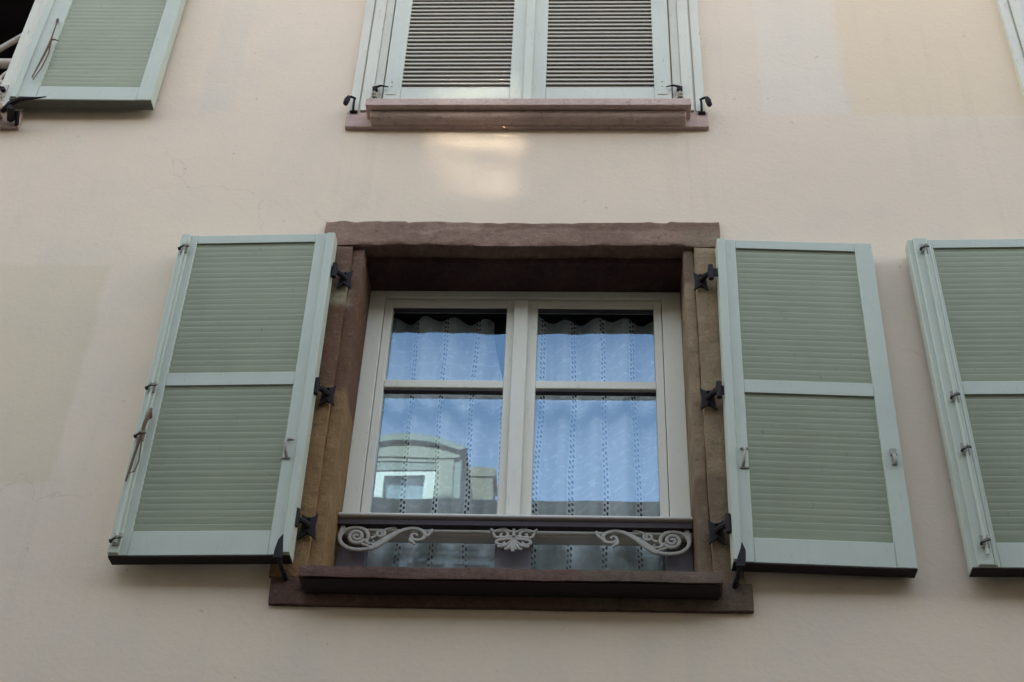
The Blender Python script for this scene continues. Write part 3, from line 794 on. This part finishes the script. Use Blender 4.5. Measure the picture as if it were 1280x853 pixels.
# ------------------------------------------------------------------ what shows in the upper left opening
ug = thing('window_guard_rail', 'pale railing with broken scroll work at the upper left corner', 'railing', (-2.75, .02, 4.0 + EYE))
org = ug.location[:]
b = MB().tube([(-3.262, .12, 4.368), (-2.199, .12, 4.368)], .021, 14)
build('bar', b, M['cream_iron'], ug, origin=org, z=EYE)
b = MB().add([(-2.205 - x, y + .12, z_ * 1.5 + 4.33) for x, y, z_ in sc.v], [f[::-1] for f in sc.f], True)
build('scroll_ornament', b, M['cream_iron'], ug, origin=org, z=EYE)
b = MB().box(-3.262, -2.199, .112, .128, 4.19, 4.203)
build('lower_flat', b, M['cream_iron'], ug, origin=org, z=EYE)
b = MB().tube([(-2.70, .145, 4.10), (-2.16, .145, 4.72)], .012, 10)
tag(build('pole', b, M['awning_pole'], z=EYE), 'thin pale pole leaning diagonally inside the dark upper left window', 'pole')

# ------------------------------------------------------------------ house across the street (seen mirrored in the panes)
W = 7.0
opp = thing('opposite_house', 'grey green house with cream arched dormer mirrored in the window panes', 'house', (0, -W, 0))
org = (0, -W, 0)
def O(name, mb, m, par=None, bevel=0): return build(name, mb, M[m], par or opp, bevel=bevel, origin=org, z=EYE)
O('wall', MB().box(-24, 24, -W - 6, -W, -EYE, 6.70), 'opp_wall')
b = MB().prism([(-W, 6.58), (-W + .06, 6.60), (-W + .09, 6.66), (-W + .16, 6.70), (-W + .16, 6.75), (-W, 6.75)], -24.1, 24.1)
O('cornice', b, 'opp_trim')
b = MB()
prof = [(-W + .17 + .075 * (1 - math.cos(a)) , 6.85 - .075 * math.sin(a)) for a in [math.pi * i / 8 for i in range(9)]]
prof2 = [(y, z) for y, z in prof] + [(prof[-1][0] - .006, prof[-1][1])] + [(-W + .17 + .075 - (.069) * math.cos(math.pi * (8 - i) / 8), 6.85 - .069 * math.sin(math.pi * (8 - i) / 8)) for i in range(1, 8)] + [(prof[0][0] + .006, prof[0][1])]
b.prism(prof2, -24.1, 24.1); b.tube([(-24.1, -W + .318, 6.852), (24.1, -W + .318, 6.852)], .011, 8)
O('gutter', b, 'zinc')
b = MB().prism([(-W + .20, 6.90), (-W + .20, 6.86), (-W - 3, 8.62), (-W - 6.2, 6.72), (-W - 6.2, 6.79), (-W - 3, 8.70)], -24.1, 24.1)
rf = O('roof', b, 'tiles')
b = MB().box(-1.20, -.94, -W - 2.2, -W - 1.85, 7.0, 8.55).box(-1.225, -.915, -W - 2.225, -W - 1.825, 8.55, 8.66)
O('chimney', b, 'brick', rf)
# dormer
yd = -W + .02
dc, hw = -1.613, .52
b = MB()
b.box(dc - hw + .07, dc - .275, yd - .25, yd, 6.76, 7.46).box(dc + .275, dc + hw - .07, yd - .25, yd, 6.76, 7.46)
b.box(dc - hw + .07, dc + hw - .07, yd - .25, yd, 7.46, 7.58)
b.box(dc - .275, dc + .275, yd - .25, yd, 6.76, 6.84)
dm = O('dormer', b, 'opp_trim')
b = MB().box(dc - hw, dc - hw + .07, yd - 2.4, yd - .03, 6.76, 7.58).box(dc + hw - .07, dc + hw, yd - 2.4, yd - .03, 6.76, 7.58)
O('cheek', b, 'zinc', dm)
n = 20; out_ = []; inn = []
for i in range(n + 1):
    u = -1 + 2 * i / n
    out_.append((dc + u * (hw + .05), 7.735 - .15 * u * u)); inn.append((dc + u * (hw - .02), 7.665 - .11 * u * u))
b = MB().plate(out_ + inn[::-1], yd - 2.4, yd + .08); O('arched_hood', b, 'zinc', dm)
b = MB().plate([(x, z - .001) for x, z in inn] + [(dc + hw - .02, 7.50), (dc - hw + .02, 7.50)], yd - .2, yd + .02); O('pediment', b, 'opp_trim', dm)
b = MB().box(dc - .274, dc + .274, yd - .12, yd - .015, 7.375, 7.458); O('lintel_panel', b, 'zinc', dm)
b = MB().box(dc - .275, dc - .175, yd - .10, yd - .03, 6.84, 7.373).box(dc + .175, dc + .275, yd - .10, yd - .03, 6.84, 7.373)
b.box(dc - .175, dc + .175, yd - .10, yd - .03, 7.325, 7.373).box(dc - .175, dc + .175, yd - .10, yd - .03, 6.84, 6.88)
O('window_frame', b, 'opp_white', dm)
b = MB(); V = []; F = []      # old bowed pane: throws a loose patch of sunlight back across the street
for k in range(41):
    for i in range(9):
        u, v_ = i / 4 - 1, k / 20 - 1
        V.append((dc + u * .175, yd - .055 - .0020 * v_ * v_ + .00007 * math.sin(v_ * 17 + .6 * u) + .00004 * math.sin(v_ * 29), 7.11 + .24 * v_))
for k in range(40):
    for i in range(8): F.append((k * 9 + i, k * 9 + i + 1, k * 9 + i + 10, k * 9 + i + 9))
b.add(V, F, True)
O('pane', b, 'opp_glass', dm)
O('blind', MB().box(dc - .26, dc + .26, yd - .16, yd - .13, 6.84, 7.4), 'opp_blind', dm)
# windows of the opposite wall
for xw in (-5.6, -3.3, -1.15, 1.15, 3.3, 5.6):
    for zw, hh in ((5.1, 1.35), (2.1, 1.4)):
        b = MB().box(xw - .55, xw - .43, -W + .003, -W + .05, zw, zw + hh).box(xw + .43, xw + .55, -W + .003, -W + .05, zw, zw + hh)
        b.box(xw - .60, xw + .60, -W + .003, -W + .07, zw + hh, zw + hh + .13).box(xw - .62, xw + .62, -W + .003, -W + .10, zw - .10, zw)
        wn = O('window', b, 'opp_trim')
        b = MB().box(xw - .43, xw - .36, -W + .004, -W + .035, zw, zw + hh).box(xw + .36, xw + .43, -W + .004, -W + .035, zw, zw + hh)
        b.box(xw - .36, xw + .36, -W + .004, -W + .035, zw + hh - .07, zw + hh).box(xw - .04, xw + .04, -W + .004, -W + .035, zw, zw + hh - .07)
        O('window_frame', b, 'opp_white', wn)
        b = MB().box(xw - .36, xw - .04, -W + .004, -W + .015, zw, zw + hh - .07).box(xw + .04, xw + .36, -W + .004, -W + .015, zw, zw + hh - .07)
        O('pane', b, 'lowframe', wn)

# ------------------------------------------------------------------ light: sun behind our own roof, the facade in open shade
el = R(25.9); az = math.atan2(-.176, 1.0)      # direction towards the sun, az measured from +Y to +X
sd = Vector((math.sin(az) * math.cos(el), math.cos(az) * math.cos(el), math.sin(el)))
ld = bpy.data.lights.new('sun', 'SUN'); ld.energy = 4.0; ld.angle = R(.5); ld.color = (1, .975, .94)
lo = bpy.data.objects.new('sun', ld); col.objects.link(lo)
lo.rotation_euler = (-sd).to_track_quat('-Z', 'Y').to_euler(); lo.location = (0, 5, 30)
w = bpy.data.worlds.new('World'); scene.world = w; w.use_nodes = True
nt = w.node_tree; nt.nodes.clear()
wo = nt.nodes.new('ShaderNodeOutputWorld'); bg = nt.nodes.new('ShaderNodeBackground'); sk = nt.nodes.new('ShaderNodeTexSky')
sk.sky_type = 'NISHITA'; sk.sun_disc = False; sk.sun_elevation = el; sk.sun_rotation = az % (2 * math.pi)
sk.air_density = 1.0; sk.dust_density = .6; sk.ozone_density = 1.2; sk.altitude = 150
bg.inputs['Strength'].default_value = .15
nt.links.new(sk.outputs[0], bg.inputs[0]); nt.links.new(bg.outputs[0], wo.inputs[0])

# ------------------------------------------------------------------ camera
cd = bpy.data.cameras.new('camera'); cam = bpy.data.objects.new('camera', cd); col.objects.link(cam)
cd.sensor_width = 36; cd.lens = 50.0; cd.clip_end = 2000; cd.clip_start = .05
# rows: world x, y, z of the camera's right, up and back axes (measured from the photograph's vanishing points)
Rm = Matrix(((0.9988142, -0.0075200, 0.0480998), (0.0324735, -0.6331827, -0.7733209), (0.0362713, 0.7739658, -0.6321877)))
cam.matrix_world = Matrix.Translation((0, -3.5, EYE)) @ Rm.to_4x4()
scene.camera = cam

vs = scene.view_settings
vs.view_transform = 'Standard'; vs.look = 'None'; vs.gamma = 1.0; vs.use_curve_mapping = False
vs.exposure = 3.36
vs.use_white_balance = True; vs.white_balance_temperature = 11500; vs.white_balance_tint = 16
cy = scene.cycles
cy.use_denoising = True; cy.max_bounces = 10; cy.diffuse_bounces = 5; cy.glossy_bounces = 5; cy.transparent_max_bounces = 16
cy.caustics_reflective = True; cy.blur_glossy = 0.0; cy.sample_clamp_indirect = 0
cy.use_guiding = True; cy.use_surface_guiding = True
